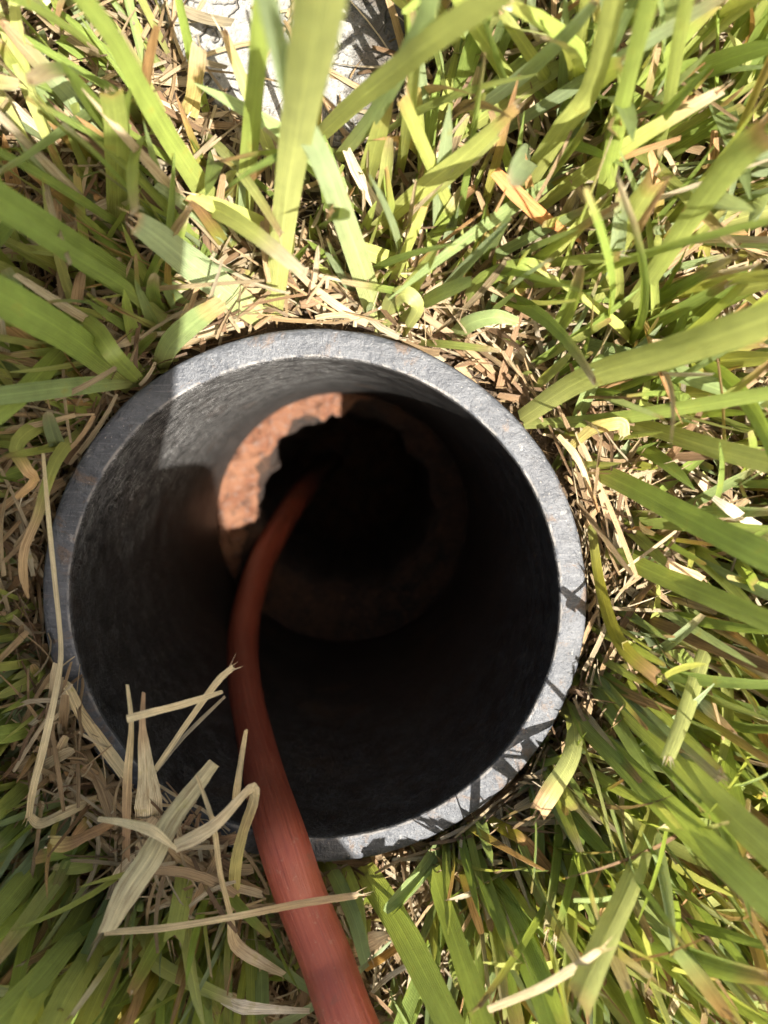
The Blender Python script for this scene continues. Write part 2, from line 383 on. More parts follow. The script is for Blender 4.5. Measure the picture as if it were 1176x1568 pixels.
# ------------------------------------------------------------------ red cable
cp = [at(x, y, z) for x, y, z in ((512, 706, -312), (491, 722, -255), (466, 750, -205), (431, 803, -170), (400, 862, -143), (379, 930, -116), (371, 990, -94), (375, 1060, -65), (389, 1130, -41), (408, 1205, -17), (432, 1285, 6.5), (462, 1375, 10), (500, 1470, 15), (545, 1590, 22))]
cp += [cp[-1]+np.array(d) for d in ((18, -40, 4), (48, -95, 2), (95, -170, -10), (170, -260, -24), (300, -330, -28), (520, -380, -29))]
P = catmull(cp, 190); CABLE = P[P[:, 2] > -20]; RC_ = 5.05; NS = 20
V = []; F = []; UV = []; up = np.array([1., 0, 0]); arc = 0
for i in range(len(P)):
    t = P[min(i+1, len(P)-1)]-P[max(i-1, 0)]; t /= np.linalg.norm(t)
    up = up-t*up.dot(t); up /= np.linalg.norm(up); bi = np.cross(t, up)
    if i: arc += np.linalg.norm(P[i]-P[i-1])
    for a in range(NS):
        th = 2*math.pi*a/NS; V.append(P[i]+RC_*(math.cos(th)*up+math.sin(th)*bi)); UV.append((abs(2*a/NS-1), arc/100))
for i in range(len(P)-1):
    for a in range(NS):
        b = (a+1) % NS; F.append((i*NS+a, i*NS+b, (i+1)*NS+b, (i+1)*NS+a))
F += [tuple(range(NS))[::-1], tuple((len(P)-1)*NS+a for a in range(NS))]
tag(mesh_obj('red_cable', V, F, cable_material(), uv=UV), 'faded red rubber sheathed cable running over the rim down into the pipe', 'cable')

# ------------------------------------------------------------------ grass blades: geometry
GREENS = [(.225, .295, .065), (.265, .325, .075), (.305, .35, .09), (.35, .375, .105), (.24, .305, .12), (.20, .265, .065), (.385, .405, .14), (.28, .34, .18)]
STRAWS = [(.44, .34, .20), (.50, .41, .26), (.34, .24, .13), (.56, .48, .33), (.24, .15, .08), (.40, .28, .15)]
TANS = [(.44, .26, .11), (.50, .30, .14), (.36, .22, .10)]
def strip(path, side, width, fold, tint, tipcut, rng):
    """ribbon with a folded middle: 3 vertices per row"""
    n = len(path); side = np.asarray(side); T = np.gradient(path, axis=0); T /= np.linalg.norm(T, axis=1)[:, None]+1e-9
    N = np.cross(T, side); hw = np.asarray(width)[:, None]*.5
    L = path-side*hw; R = path+side*hw; Mi = path-N*hw*fold
    if tipcut:
        j = rng.uniform(-.45, .45, 3)*hw[-1, 0]*1.6
        L[-1] += T[-1]*j[0]; Mi[-1] += T[-1]*j[1]; R[-1] += T[-1]*j[2]
    V = np.stack([L, Mi, R], 1).reshape(-1, 3)
    v = np.linspace(0, 1, n); uv = np.zeros((n, 3, 2)); uv[:, 0, 0] = 0; uv[:, 1, 0] = .5; uv[:, 2, 0] = 1
    length = np.linalg.norm(np.diff(path, axis=0), axis=1).sum()
    uv[:, :, 1] = (v*length/20+rng.uniform(0, 50))[:, None]
    uv[:, :, 0] += 0
    C = np.repeat(tint[:, None, :], 3, 1)
    C = C*rng.uniform(.93, 1.07, (n, 3, 1)); C[:, :, 3] = np.clip(C[:, :, 3], 0, 1)
    return V, uv.reshape(-1, 2), C.reshape(-1, 4)
def strip_faces(n, off=0):
    i = np.arange(n-1)[:, None]*3+off
    a = np.concatenate([i+0, i+1, i+4, i+3], 1); b = np.concatenate([i+1, i+2, i+5, i+4], 1)
    return np.concatenate([a, b])
def tints(n, base, tip, tipstart, basecol=None, rng=RNG, soft=.18):
    v = np.linspace(0, 1, n); c = np.repeat(np.array(base)[None, :], n, 0); dry = np.zeros(n)
    if basecol is not None:
        k = np.clip((.28-v)/.28, 0, 1)[:, None]*.75; c = c*(1-k)+np.array(basecol)*k
    if tip is not None:
        k = np.clip((v-tipstart)/soft, 0, 1); mid = np.clip(1-abs(k-.45)/.45, 0, 1)[:, None]
        c = c*(1-k[:, None])+np.array(tip)*k[:, None]; c = c*(1-mid*.35)+np.array((.27, .14, .04))*mid*.35; dry = k
    return np.concatenate([c, dry[:, None]], 1)

def view_side(path, roll=0.0, twist=0.0):
    """side vectors that lay the blade open towards where it is looked at from above, then rolled"""
    T = np.gradient(path, axis=0); T /= np.linalg.norm(T, axis=1)[:, None]+1e-9
    E = CAM-path; E /= np.linalg.norm(E, axis=1)[:, None]
    S = np.cross(T, E); nn = np.linalg.norm(S, axis=1)[:, None]; S = S/np.maximum(nn, 1e-6)
    for i in range(1, len(S)):
        if S[i].dot(S[i-1]) < 0: S[i] *= -1
    N = np.cross(T, S)
    r = np.sin(np.linspace(0, 1, len(path))*5.0+roll*20)[:, None]*twist + roll
    return S*np.cos(r)+N*np.sin(r)
def traced(pts, base, tip=None, tipstart=.8, basecol=None, n=15, fold=.38, cut=True, roll=0.0, soft=.18, twist=0.0):
    """pts: (px, py, z, width in photo pixels)"""
    W = np.array([at(x, y, z) for x, y, z, _ in pts]); path = catmull(W, n)
    wpx = np.interp(np.linspace(0, len(pts)-1, n), range(len(pts)), [p[3] for p in pts])
    _, dep = to_px(path); wid = wpx*dep/FPX
    wob = np.array([1+.07*noise.noise(Vector((i*.7, pts[0][0]*.1, pts[0][1]*.1))) for i in range(n)])
    S = view_side(path, roll, twist)
    return strip(path, S, wid*wob, fold, tints(n, base, tip, tipstart, basecol, soft=soft), cut, RNG), n

lawn = empty('lawn', (0, 0, SOIL)); tag(lawn, 'coarse green lawn grass with browned mown tips surrounding the pipe', 'lawn')
def add_blade(geo, n, name='grass_blade', parent=lawn, label=None, cat=None, group=None):
    V, uv, C = geo; org = V[1].copy(); F = strip_faces(n).tolist()
    tipw = np.linalg.norm(V[-1]-V[-3]); d = V[-2]-V[-5]; d = d/(np.linalg.norm(d)+1e-9)
    if tipw > 1.0:                                        # torn fibres at the mown end
        for _ in range(RNG.integers(2, 6)):
            q = V[-3]+(V[-1]-V[-3])*RNG.uniform(.05, .95) if _ == 0 else V[3*n-3]+(V[3*n-1]-V[3*n-3])*RNG.uniform(.05, .95)
            sd_ = (V[3*n-1]-V[3*n-3])/tipw; ln = RNG.uniform(.6, 3.2); k = len(V)
            dd = d+sd_*RNG.normal(0, .35)+np.array([0, 0, RNG.normal(0, .3)]); e = q-d*.7
            V = np.concatenate([V, [e-sd_*.18, e+sd_*.18, q+dd*ln]]); uv = np.concatenate([uv, [[.2, 0], [.3, 0], [.25, .1]]])
            C = np.concatenate([C, np.tile(np.array([[*(np.array(STRAWS[RNG.integers(6)])), 1.0]]), (3, 1))]); F.append((k, k+1, k+2))
    o = mesh_obj(name, V, F, M_BLADE, parent, True, uv, C, origin=org)
    return tag(o, label, cat, group)

G = GREENS; ST = STRAWS
# rooted blades that stand out, (px, py, height mm, width px)
BR = (.45, .27, .12)
R0 = [
 ([(418, 482, -8, 28), (439, 306, 24, 38), (460, 168, 48, 56), (482, 50, 68, 78), (494, -60, 82, 88)], G[6], None, .8, 0),
 ([(580, 492, -8, 34), (510, 286, 28, 36), (460, 180, 45, 34), (428, 76, 58, 32), (405, -20, 70, 34)], G[7], None, .8, .2),
 ([(372, 345, -6, 28), (388, 160, 28, 28), (404, 0, 48, 34), (412, -60, 54, 34)], G[1], None, .8, .3),
 ([(337, 330, -6, 34), (245, 189, 22, 31), (178, 66, 40, 28), (118, -15, 52, 28)], G[1], None, .8, .1),
 ([(398, 486, -6, 34), (340, 440, 3, 44), (290, 402, 12, 46), (235, 358, 22, 42), (200, 336, 26, 30)], G[7], BR, .88, 0),
 ([(182, 345, -6, 32), (178, 204, 22, 36), (170, 138, 34, 36)], G[2], BR, .92, .1),
 ([(260, 496, -6, 18), (190, 440, 12, 22), (110, 390, 30, 24), (0, 322, 48, 26), (-60, 285, 54, 24)], G[5], None, .8, 0),
 ([(246, 466, -8, 40), (150, 405, 12, 46), (60, 345, 30, 50), (-40, 280, 45, 50)], G[5], None, .8, .2),
 ([(200, 590, -8, 30), (120, 525, 16, 48), (30, 470, 36, 60), (-60, 420, 50, 62)], G[0], None, .8, .2),
 ([(212, 583, -8, 18), (130, 590, 8, 27), (50, 600, 20, 29), (-50, 612, 32, 27)], G[4], None, .8, .1),
 ([(110, 520, -6, 22), (70, 565, 10, 30), (20, 615, 22, 30), (-50, 670, 32, 28)], G[1], None, .8, .1),
 ([(80, 470, -10, 24), (140, 500, 8, 30), (175, 545, 15, 30), (212, 582, -4, 20)], G[1], None, .8, .3),
 ([(245, 560, -8, 26), (262, 525, 6, 34), (300, 490, 14, 34), (342, 462, 18, 24)], G[4], BR, .75, .2),
 ([(800, 640, -4, 26), (890, 582, 16, 36), (1010, 545, 34, 46), (1120, 508, 48, 54), (1230, 468, 58, 54)], G[3], None, .8, 0),
 ([(803, 650, -6, 14), (930, 642, 8, 20), (1060, 622, 22, 22), (1190, 600, 34, 22)], G[1], None, .8, .2),
 ([(895, 712, -6, 24), (965, 745, 10, 32), (1040, 785, 24, 38), (1120, 826, 36, 44), (1230, 880, 48, 44)], G[0], None, .8, .1),
 ([(935, 640, -6, 18), (1010, 660, 8, 25), (1100, 688, 22, 32), (1220, 720, 36, 32)], G[3], None, .8, .2),
 ([(930, 842, -6, 22), (1000, 876, 10, 29), (1080, 910, 24, 33), (1230, 975, 42, 33)], G[1], None, .8, .1),
 ([(856, 1075, -8, 24), (930, 1145, 8, 32), (1010, 1225, 24, 40), (1100, 1310, 40, 46), (1230, 1430, 54, 48)], G[1], None, .8, .1),
 ([(905, 1040, -8, 22), (1000, 1130, 14, 32), (1090, 1220, 32, 44), (1220, 1340, 48, 52)], G[2], None, .8, .2),
 ([(1130, 905, -6, 18), (1085, 985, 8, 22), (1050, 1090, 20, 24), (1022, 1162, 28, 20)], G[6], None, .8, 0),
 ([(1075, 1060, -8, 20), (1100, 1130, 10, 30), (1120, 1220, 24, 34), (1150, 1300, 34, 34)], G[1], BR, .9, .2),
 ([(1003, 1235, 6, 20), (975, 1330, 26, 30), (930, 1430, 40, 38), (885, 1535, 52, 44)], G[6], BR, .93, 0),
 ([(795, 300, -4, 28), (855, 205, 16, 31), (905, 135, 26, 31), (940, 0, 48, 34), (950, -60, 55, 34)], G[3], None, .8, .1),
 ([(912, 370, -6, 26), (938, 230, 18, 26), (965, 110, 36, 24), (1000, -20, 54, 30)], G[1], None, .8, .2),
 ([(712, 365, -6, 14), (662, 255, 14, 20), (616, 150, 30, 20)], G[3], BR, .9, .1),
 ([(570, 356, -2, 22), (650, 285, 12, 26), (712, 237, 20, 26), (792, 163, 32, 16)], G[3], BR, .85, 0),
 ([(485, 212, 0, 22), (540, 160, 20, 28), (600, 112, 36, 34), (670, 55, 52, 40), (780, -20, 66, 40)], G[3], None, .8, .1),
 ([(518, 243, -2, 18), (570, 180, 18, 24), (610, 110, 36, 30), (650, 30, 52, 30), (665, -40, 60, 30)], G[4], None, .8, .1),
 ([(834, 402, 2, 12), (890, 398, 12, 16), (952, 392, 20, 14)], G[2], BR, .88, 0),
 ([(905, 480, -6, 26), (933, 398, 8, 34), (969, 332, 20, 38), (1006, 272, 30, 34)], G[3], BR, .86, 0),
 ([(982, 468, -4, 12), (998, 410, 6, 14), (1012, 350, 14, 10)], G[3], None, .8, 0),
 ([(930, 520, -8, 22), (1000, 420, 14, 26), (1060, 330, 30, 34), (1130, 240, 46, 46), (1180, 200, 54, 46)], G[2], BR, .84, .1),
 ([(870, 170, -8, 18), (830, 110, 6, 20), (790, 50, 16, 18), (770, 20, 22, 14)], G[6], None, .8, 0),
 ([(803, 160, -8, 20), (760, 90, 8, 22), (715, 20, 22, 22), (690, -30, 30, 22)], G[2], None, .8, .2),
 ([(880, 150, -8, 16), (890, 60, 14, 18), (902, -30, 30, 20)], G[3], None, .8, .2),
 ([(1000, 270, -8, 14), (1020, 180, 14, 16), (1040, 60, 34, 22), (1060, -40, 48, 22)], G[2], None, .8, .1),
 ([(553, 1323, -8, 32), (580, 1366, 4, 40), (614, 1421, 16, 42), (655, 1500, 28, 42), (705, 1600, 40, 42)], G[1], None, .8, .1),
 ([(654, 1298, -8, 22), (675, 1372, 10, 27), (706, 1464, 24, 32), (752, 1600, 40, 36)], G[1], None, .8, .2),
 ([(682, 1286, -8, 28), (730, 1335, 2, 42), (775, 1395, 14, 46), (820, 1490, 28, 42), (850, 1580, 38, 38)], G[5], None, .8, .2),
 ([(500, 1318, -8, 18), (520, 1355, 2, 23), (542, 1405, 12, 23), (560, 1470, 20, 20)], G[4], None, .8, .1),
 ([(525, 1318, -8, 14), (545, 1370, 6, 18), (556, 1440, 16, 16)], G[2], None, .8, .1),
 ([(757, 1390, 4, 14), (735, 1440, 12, 17), (708, 1500, 20, 15)], G[6], None, .8, 0),
 ([(290, 1300, 2, 28), (280, 1365, 12, 30), (265, 1445, 22, 30)], G[3], None, .8, 0),
 ([(192, 1378, 4, 14), (210, 1432, 10, 22), (240, 1475, 14, 23), (300, 1508, 16, 21), (356, 1532, 18, 16)], G[3], (.7, .62, .45), .88, 0),
 ([(190, 1282, -4, 18), (138, 1320, 4, 26), (84, 1332, 8, 16)], G[2], ST[1], .9, 0),
 ([(110, 640, -8, 10), (56, 653, 4, 24), (25, 683, 10, 22), (40, 718, 12, 18), (53, 735, 10, 14), (27, 762, 8, 10)], G[3], (.55, .36, .16), .45, 0),
 ([(131, 655, -8, 14), (93, 692, 2, 20), (72, 740, 8, 16), (58, 790, 10, 15), (37, 841, 10, 13), (36, 883, 8, 13), (43, 915, 6, 4)], G[3], (.46, .32, .16), .38, 0),
 ([(872, 1085, -6, 18), (880, 1125, 4, 24), (872, 1165, 10, 28), (845, 1210, 14, 30), (824, 1244, 16, 26)], G[6], (.50, .33, .16), .68, 0),
 ([(738, 1248, -6, 12), (770, 1268, 2, 18), (805, 1290, 6, 18), (842, 1332, 8, 14)], (.30, .25, .02), (.40, .22, .09), .5, 0),
 ([(905, 800, -6, 12), (920, 900, 4, 16), (950, 985, 16, 22), (1010, 1040, 24, 22)], (.26, .24, .03), BR, .8, .1),
 ([(590, 495, -6, 20), (600, 462, 4, 26), (622, 450, 10, 26), (640, 470, 9, 20), (625, 500, 0, 14)], G[6], None, .8, 0),
 ([(712, 470, -6, 20), (740, 430, 6, 26), (800, 405, 14, 20), (838, 410, 14, 14)], G[1], BR, .85, .1),
 ([(690, 520, -8, 22), (720, 495, 2, 26), (760, 485, 6, 22), (790, 492, 6, 14)], G[4], None, .8, .1),
 ([(85, 1300, -4, 24), (40, 1345, 10, 33), (0, 1392, 20, 37), (-50, 1440, 28, 38)], G[2], None, .8, .1),
 ([(112, 1328, -4, 26), (60, 1385, 12, 34), (0, 1440, 24, 40), (-50, 1480, 32, 42)], G[1], BR, .95, .15),
 ([(150, 1398, -4, 20), (110, 1440, 14, 30), (50, 1510, 28, 40), (-30, 1590, 40, 44)], G[2], None, .8, .1),
 ([(165, 1405, 0, 24), (135, 1470, 16, 34), (100, 1530, 28, 42), (70, 1600, 38, 46)], G[3], None, .8, 0),
 ([(182, 1425, 2, 26), (168, 1490, 14, 34), (150, 1530, 20, 36), (120, 1600, 30, 38)], G[3], None, .8, .1),
 ([(205, 1470, -4, 20), (170, 1530, 12, 26), (138, 1600, 24, 28)], G[1], None, .8, .2),
 ([(72, 1430, -6, 14), (30, 1465, 8, 22), (-30, 1510, 20, 24)], G[6], None, .8, .1),
 ([(238, 1440, -6, 18), (200, 1500, 8, 25), (150, 1580, 22, 29)], G[4], None, .8, .2),
 ([(302, 1480, -6, 20), (240, 1530, 8, 24), (190, 1590, 18, 26)], G[1], BR, .9, .1),
 ([(276, 1515, -6, 16), (266, 1560, 8, 22), (258, 1610, 18, 24)], G[2], None, .8, .1),
 ([(150, 1268, -6, 18), (108, 1298, 4, 25), (58, 1312, 10, 20)], G[0], BR, .85, .1),
 ([(330, 1440, -6, 18), (318, 1500, 8, 22), (305, 1580, 20, 26)], G[1], None, .8, .1),
 ([(395, 1420, -8, 16), (400, 1480, 4, 20), (402, 1560, 14, 22)], G[4], None, .8, .2),
 ([(60, 1110, -6, 18), (20, 1122, 6, 28), (-40, 1130, 14, 28)], G[1], None, .8, .1),
]
for pts, b, tip, ts, roll in R0:
    g, n = traced(pts, b, tip, ts, basecol=(.34, .35, .12), roll=roll)
    add_blade(g, n)

# loose dry pieces, each a thing of its own
PALE = (.62, .50, .28); CREAM = (.70, .59, .35); OLIVE = (.40, .35, .20)
LOOSE = [
 ('straw', 'long pale straw arching over the shaded left rim of the pipe', 'straw', [(66, 694, 10, 5), (75, 800, 13, 7), (85, 900, 14, 8), (93, 985, 14, 10), (89, 1040, 14, 11), (68, 1138, 12, 12), (51, 1206, 10, 11), (44, 1252, 8, 10)], CREAM, None, .12),
 ('dry_leaf', 'pale folded dry blade at the lower end of the long left straw', 'dry blade', [(46, 1250, 7, 12), (62, 1261, 7, 16), (98, 1246, 6, 16), (157, 1217, 2, 10)], PALE, None, .2),
 ('dry_leaf', 'crinkled cream dry blade hugging the lower left rim', 'dry blade', [(66, 1052, 2, 8), (100, 1049, 3, 14), (123, 1091, 4, 16), (153, 1134, 4, 18), (190, 1184, 5, 20)], PALE, None, .3),
 ('straw', 'upright split straw standing left of the broad pale leaf', 'straw', [(195, 1048, 20, 5), (201, 1112, 16, 8), (195, 1198, 12, 14), (193, 1317, 6, 12)], CREAM, (.42, .28, .16), .2),
 ('dry_leaf', 'broad grey-beige dry leaf standing at the lower left of the pipe mouth', 'dry leaf', [(230, 1270, 4, 40), (226, 1215, 9, 42), (222, 1165, 14, 30), (218, 1112, 17, 10), (220, 1060, 20, 6)], (.58, .51, .35), (.45, .30, .17), .15),
 ('straw', 'cream straw lying level across two upright straws inside the pipe mouth', 'straw', [(194, 1101, 21, 12), (235, 1090, 20, 13), (285, 1077, 18, 12), (342, 1059, 16, 6)], CREAM, None, .2),
 ('straw', 'thin straw slanting up to touch the red cable', 'straw', [(238, 1178, 8, 8), (289, 1104, 10, 9), (332, 1045, 12, 11), (356, 1022, 13, 9)], CREAM, None, .2),
 ('straw', 'dull thin straw shaded behind the slanting straw near the cable', 'straw', [(236, 1184, 2, 6), (280, 1130, 0, 7), (345, 1066, -4, 5)], (.36, .31, .21), None, .2),
 ('straw', 'short pale straw standing against the left side of the red cable', 'straw', [(361, 1222, 14, 12), (369, 1166, 17, 9), (377, 1116, 19, 6)], PALE, None, .2),
 ('dry_leaf', 'wide olive-beige dry leaf sweeping down below the pipe mouth', 'dry leaf', [(328, 1168, 16, 18), (296, 1210, 18, 26), (262, 1256, 21, 34), (232, 1310, 25, 40), (194, 1366, 29, 38), (164, 1425, 32, 24)], (.50, .43, .24), None, .25),
 ('dry_leaf', 'pointed cream dry blade lying across the wide olive leaf', 'dry blade', [(150, 1254, 24, 7), (190, 1260, 26, 12), (232, 1272, 28, 17), (271, 1301, 28, 5)], CREAM, None, .25),
 ('dry_leaf', 'bleached curling blade looped beside the cable at the bottom rim', 'dry blade', [(268, 1296, 26, 20), (300, 1282, 26, 22), (335, 1258, 25, 18), (372, 1218, 24, 14), (388, 1206, 23, 18), (388, 1228, 20, 17), (372, 1275, 16, 16), (361, 1325, 12, 18), (357, 1395, 6, 18)], (.55, .46, .28), (.45, .40, .14), .3),
 ('straw', 'stiff straw lying across the red cable', 'straw', [(160, 1428, 25, 9), (250, 1421, 25, 11), (352, 1405, 24, 11), (459, 1384, 21, 11), (547, 1371, 18, 10)], PALE, (.50, .36, .20), .35),
 ('straw', 'narrow straw dropping from the rim and kinking right under the cable', 'straw', [(301, 1187, 20, 6), (326, 1260, 22, 8), (337, 1336, 20, 9), (352, 1398, 16, 9), (360, 1445, 12, 20), (400, 1474, 10, 18), (438, 1494, 2, 10)], PALE, (.42, .36, .26), .2),
 ('straw', 'bleached white-tipped straw near the bottom edge left of the cable', 'straw', [(340, 1530, 14, 12), (372, 1542, 15, 20), (420, 1546, 14, 12), (474, 1548, 12, 7)], (.66, .60, .48), None, .2),
 ('dry_leaf', 'orange-brown curled dry blade left of the broad pale leaf', 'dry blade', [(176, 1258, 8, 10), (140, 1276, 12, 20), (104, 1292, 14, 24), (72, 1290, 14, 22)], (.38, .22, .10), (.50, .40, .14), .3),
 ('dry_leaf', 'rust-orange dry leaf lying among green blades at the upper right', 'dry leaf', [(757, 262, 14, 16), (790, 296, 13, 24), (830, 332, 10, 22), (862, 352, 8, 10), (888, 370, 6, 5)], (.50, .22, .07), None, .15),
 ('straw', 'long blurred pale straw near the bottom right', 'straw', [(748, 1546, 40, 10), (825, 1514, 44, 13), (880, 1482, 46, 14), (918, 1455, 46, 10)], (.56, .47, .28), None, .2),
 ('straw', 'brown-banded straw stuck out beside the upper right rim', 'straw', [(855, 667, 4, 8), (885, 702, 6, 12), (902, 742, 6, 9), (916, 784, 4, 4)], PALE, (.42, .24, .10), .3),
 ('dry_leaf', 'yellow folded-over dry blade right of the rim', 'dry blade', [(874, 684, 2, 12), (907, 657, 9, 18), (935, 650, 12, 20), (953, 650, 12, 18), (956, 668, 8, 16)], (.50, .42, .14), (.60, .48, .24), .3),
 ('dry_leaf', 'torn tan dry blade on the grass right of the pipe', 'dry blade', [(1020, 862, 14, 10), (1045, 875, 14, 22), (1076, 890, 13, 18)], (.56, .40, .22), None, .2),
 ('dry_leaf', 'white crumpled dry blade at the far right of the pipe', 'dry blade', [(1092, 762, 14, 8), (1118, 780, 16, 17), (1140, 794, 15, 15), (1166, 803, 12, 4)], (.66, .58, .44), None, .3),
 ('straw', 'grey thin straw crossing green blades just right of the cable', 'straw', [(570, 1520, 12, 6), (590, 1500, 18, 8), (622, 1480, 19, 8), (655, 1468, 19, 5)], (.45, .40, .30), None, .2),
 ('dry_leaf', 'rolled tan dry blade tucked against the right side of the cable', 'dry blade', [(522, 1440, 4, 16), (540, 1452, 12, 26), (572, 1440, 14, 26), (592, 1432, 14, 12)], (.52, .40, .24), None, .35),
 ('dry_leaf', 'amber dry blade curving away from the cable toward bottom centre', 'dry blade', [(558, 1484, 8, 10), (580, 1470, 12, 12), (612, 1448, 16, 11), (640, 1424, 18, 6)], (.46, .26, .06), (.38, .24, .06), .2),
 ('straw', 'two-tone dry blade upright at the upper left beside the white slab', 'straw', [(290, 175, -2, 26), (298, 130, 6, 28), (306, 66, 16, 24)], (.52, .42, .16), (.62, .48, .30), .2),
]
for name, lab, cat, pts, b, tip, fold in LOOSE:
    (V_, uv_, C_), n = traced(pts, b, tip, .55, n=28, fold=fold, soft=.3, roll=.12, twist=RNG.uniform(-.7, .7))
    C_[:, 3] = 1.0
    add_blade((V_, uv_, C_), n, name, None, lab, cat, 'loose dry blades and straws')

# ------------------------------------------------------------------ lawn fill
def gen_blade(x, y, rng, dense=True):
    r = math.hypot(x, y); z0 = soil_z(x, y)
    near = min(1.0, max(0.0, (r-57)/22)); an = math.degrees(math.atan2(y, x))
    if -62 < an < -2: near = max(near, .45)
    L = rng.uniform(28, 70)*(.42+.58*near)
    if rng.random() < .38: L *= rng.uniform(.25, .6)
    az = rng.uniform(0, 2*math.pi)
    if r < 85:                                            # beside the pipe the blades lean away from it
        az = math.atan2(y, x)+rng.normal(0, .75+.6*near)*(1.3 if -62 < an < -2 else 1)
    th0 = abs(rng.normal(.25, .3)); th1 = th0+rng.normal(.35, .35)
    n = 9; t = np.linspace(0, 1, n); th = th0+(th1-th0)*t**1.3
    azs = az+rng.normal(0, .25)*t
    st = np.stack([np.sin(th)*np.cos(azs), np.sin(th)*np.sin(azs), np.cos(th)], 1)*(L/(n-1))
    path = np.array([x, y, z0-1.0])+np.concatenate([[np.zeros(3)], np.cumsum(st[:-1], 0)])
    path[:, 2] = np.maximum(path[:, 2], z0+.5)
    w0 = (rng.uniform(1.3, 3.0) if rng.random() < .65 else rng.uniform(3.0, 4.4))*(.75+.25*near)
    cut = rng.random() < .52
    prof = np.interp(t, [0, .12, .5, .85, 1], [.55, .8, 1, .82, .5] if cut else [.55, .8, 1, .6, .06])
    T = np.gradient(path, axis=0); T /= np.linalg.norm(T, axis=1)[:, None]
    ref = np.array([-math.sin(az), math.cos(az), 0]); tw = rng.normal(0, .7)+rng.normal(0, .5)*t
    S = ref-T*(T@ref)[:, None]; S /= np.linalg.norm(S, axis=1)[:, None]; N = np.cross(T, S)
    S = S*np.cos(tw)[:, None]+N*np.sin(tw)[:, None]
    u = rng.random()
    if u < .80:
        b = np.array(G[rng.integers(len(G))])*rng.uniform(.85, 1.15); tip = (TANS+STRAWS)[rng.integers(9)] if cut and rng.random() < .88 else None
        C = tints(n, b, tip, rng.uniform(.7, .95), (.36, .34, .14), rng)
    elif u < .88:
        C = tints(n, (.32, .30, .07), TANS[rng.integers(3)], rng.uniform(.3, .7), (.3, .24, .1), rng, .3); w0 *= .7
    else:
        C = tints(n, np.array(STRAWS[rng.integers(6)])*rng.uniform(.8, 1.1), None, 1, None, rng); C[:, 3] = 1; w0 *= .55
    return path, S, w0*prof, rng.uniform(.25, .75), C, cut, n
def clear(path):
    r = np.hypot(path[:, 0], path[:, 1])
    if not (r > 55.7).all(): return False
    lo, hi = path.min(0)-9, path.max(0)+9                 # nothing grows through the cable
    c = CABLE[((CABLE > lo) & (CABLE < hi)).all(1)]
    return len(c) == 0 or np.linalg.norm(path[:, None]-c[None], axis=2).min() > 8.0
def keep_prob(x, y):
    a = math.degrees(math.atan2(y, x)); r = math.hypot(x, y)
    if r > 175: return 1.0
    patch = .5+.5*noise.noise(Vector((x*.03, y*.03, 12.0)))*1.8
    if -5 < a < 125: return max(.12, min(1, .62*patch*1.6))
    if 125 <= a or a < -150: return max(.2, min(1, .8*patch*1.5))
    return max(.35, min(1, 1.1*patch*1.5))
def over_slab(path):
    p, d = to_px(path)
    return bool(((p[:, 0] > 262) & (p[:, 0] < 570) & (p[:, 1] > -30) & (p[:, 1] < 185)).any())
blades = []
def scatter(count, rmin, rmax):
    made = 0
    while made < count:
        r = math.sqrt(RNG.uniform(rmin**2, rmax**2)); a = RNG.uniform(0, 2*math.pi); x, y = r*math.cos(a), r*math.sin(a)
        k = RNG.integers(2, 5)
        for _ in range(k):
            X, Y = x+RNG.normal(0, 1.6), y+RNG.normal(0, 1.6)
            if in_poly(X, Y, SLAB): continue
            if keep_prob(X, Y) < RNG.random(): continue
            g = gen_blade(X, Y, RNG)
            if over_slab(g[0]) and RNG.random() < .88: continue
            if not clear(g[0]): continue
            # keep the cable's way out free
            if X > -14 and X < 24 and Y < -56 and Y > -140 and (g[0][:, 2].max() > 1+(-Y-56)*.12): continue
            blades.append(g); made += 1
scatter(420, 56.8, 80)
scatter(4700, 57.5, 172)
def sector(count, a0, a1, r0, r1, hmin, hmax, lean, wmax):
    made = 0
    while made < count:
        r = math.sqrt(RNG.uniform(r0**2, r1**2)); a = math.radians(RNG.uniform(a0, a1)); x, y = r*math.cos(a), r*math.sin(a)
        g = list(gen_blade(x, y, RNG)); n = g[6]; t = np.linspace(0, 1, n); H = RNG.uniform(hmin, hmax)
        az = a+RNG.normal(0, .5); th = abs(RNG.normal(lean, .22))+RNG.normal(.25, .25)*t
        st = np.stack([np.sin(th)*math.cos(az), np.sin(th)*math.sin(az), np.cos(th)], 1)*H/(n-1)
        p = np.array([x, y, soil_z(x, y)-1])+np.concatenate([[np.zeros(3)], np.cumsum(st[:-1], 0)])
        if not clear(p) or in_poly(x, y, SLAB) or (over_slab(p) and RNG.random() < .85) or (-14 < x < 24 and y < -56 and p[:, 2].max() > 1): continue
        T = np.gradient(p, axis=0); T /= np.linalg.norm(T, axis=1)[:, None]
        ref = np.array([-math.sin(az), math.cos(az), 0]); S = ref-T*(T@ref)[:, None]; S /= np.linalg.norm(S, axis=1)[:, None]
        tw = RNG.normal(0, .5); S = S*math.cos(tw)+np.cross(T, S)*math.sin(tw)
        g[0], g[1] = p, S; g[2] = g[2]/g[2].max()*RNG.uniform(1.2, wmax); blades.append(tuple(g)); made += 1
sector(45, -64, 2, 57.2, 62, 20, 34, .12, 2.6)           # upright beside the right rim
sector(420, -168, -96, 66, 130, 26, 62, .35, 4.0)        # thick tuft below left
sector(650, -95, 0, 62, 140, 24, 58, .35, 3.2)
sector(480, 0, 130, 62, 150, 14, 44, .45, 2.6)
sector(250, 130, 195, 62, 120, 18, 50, .4, 3.2)
scatter(4600, 170, 380)
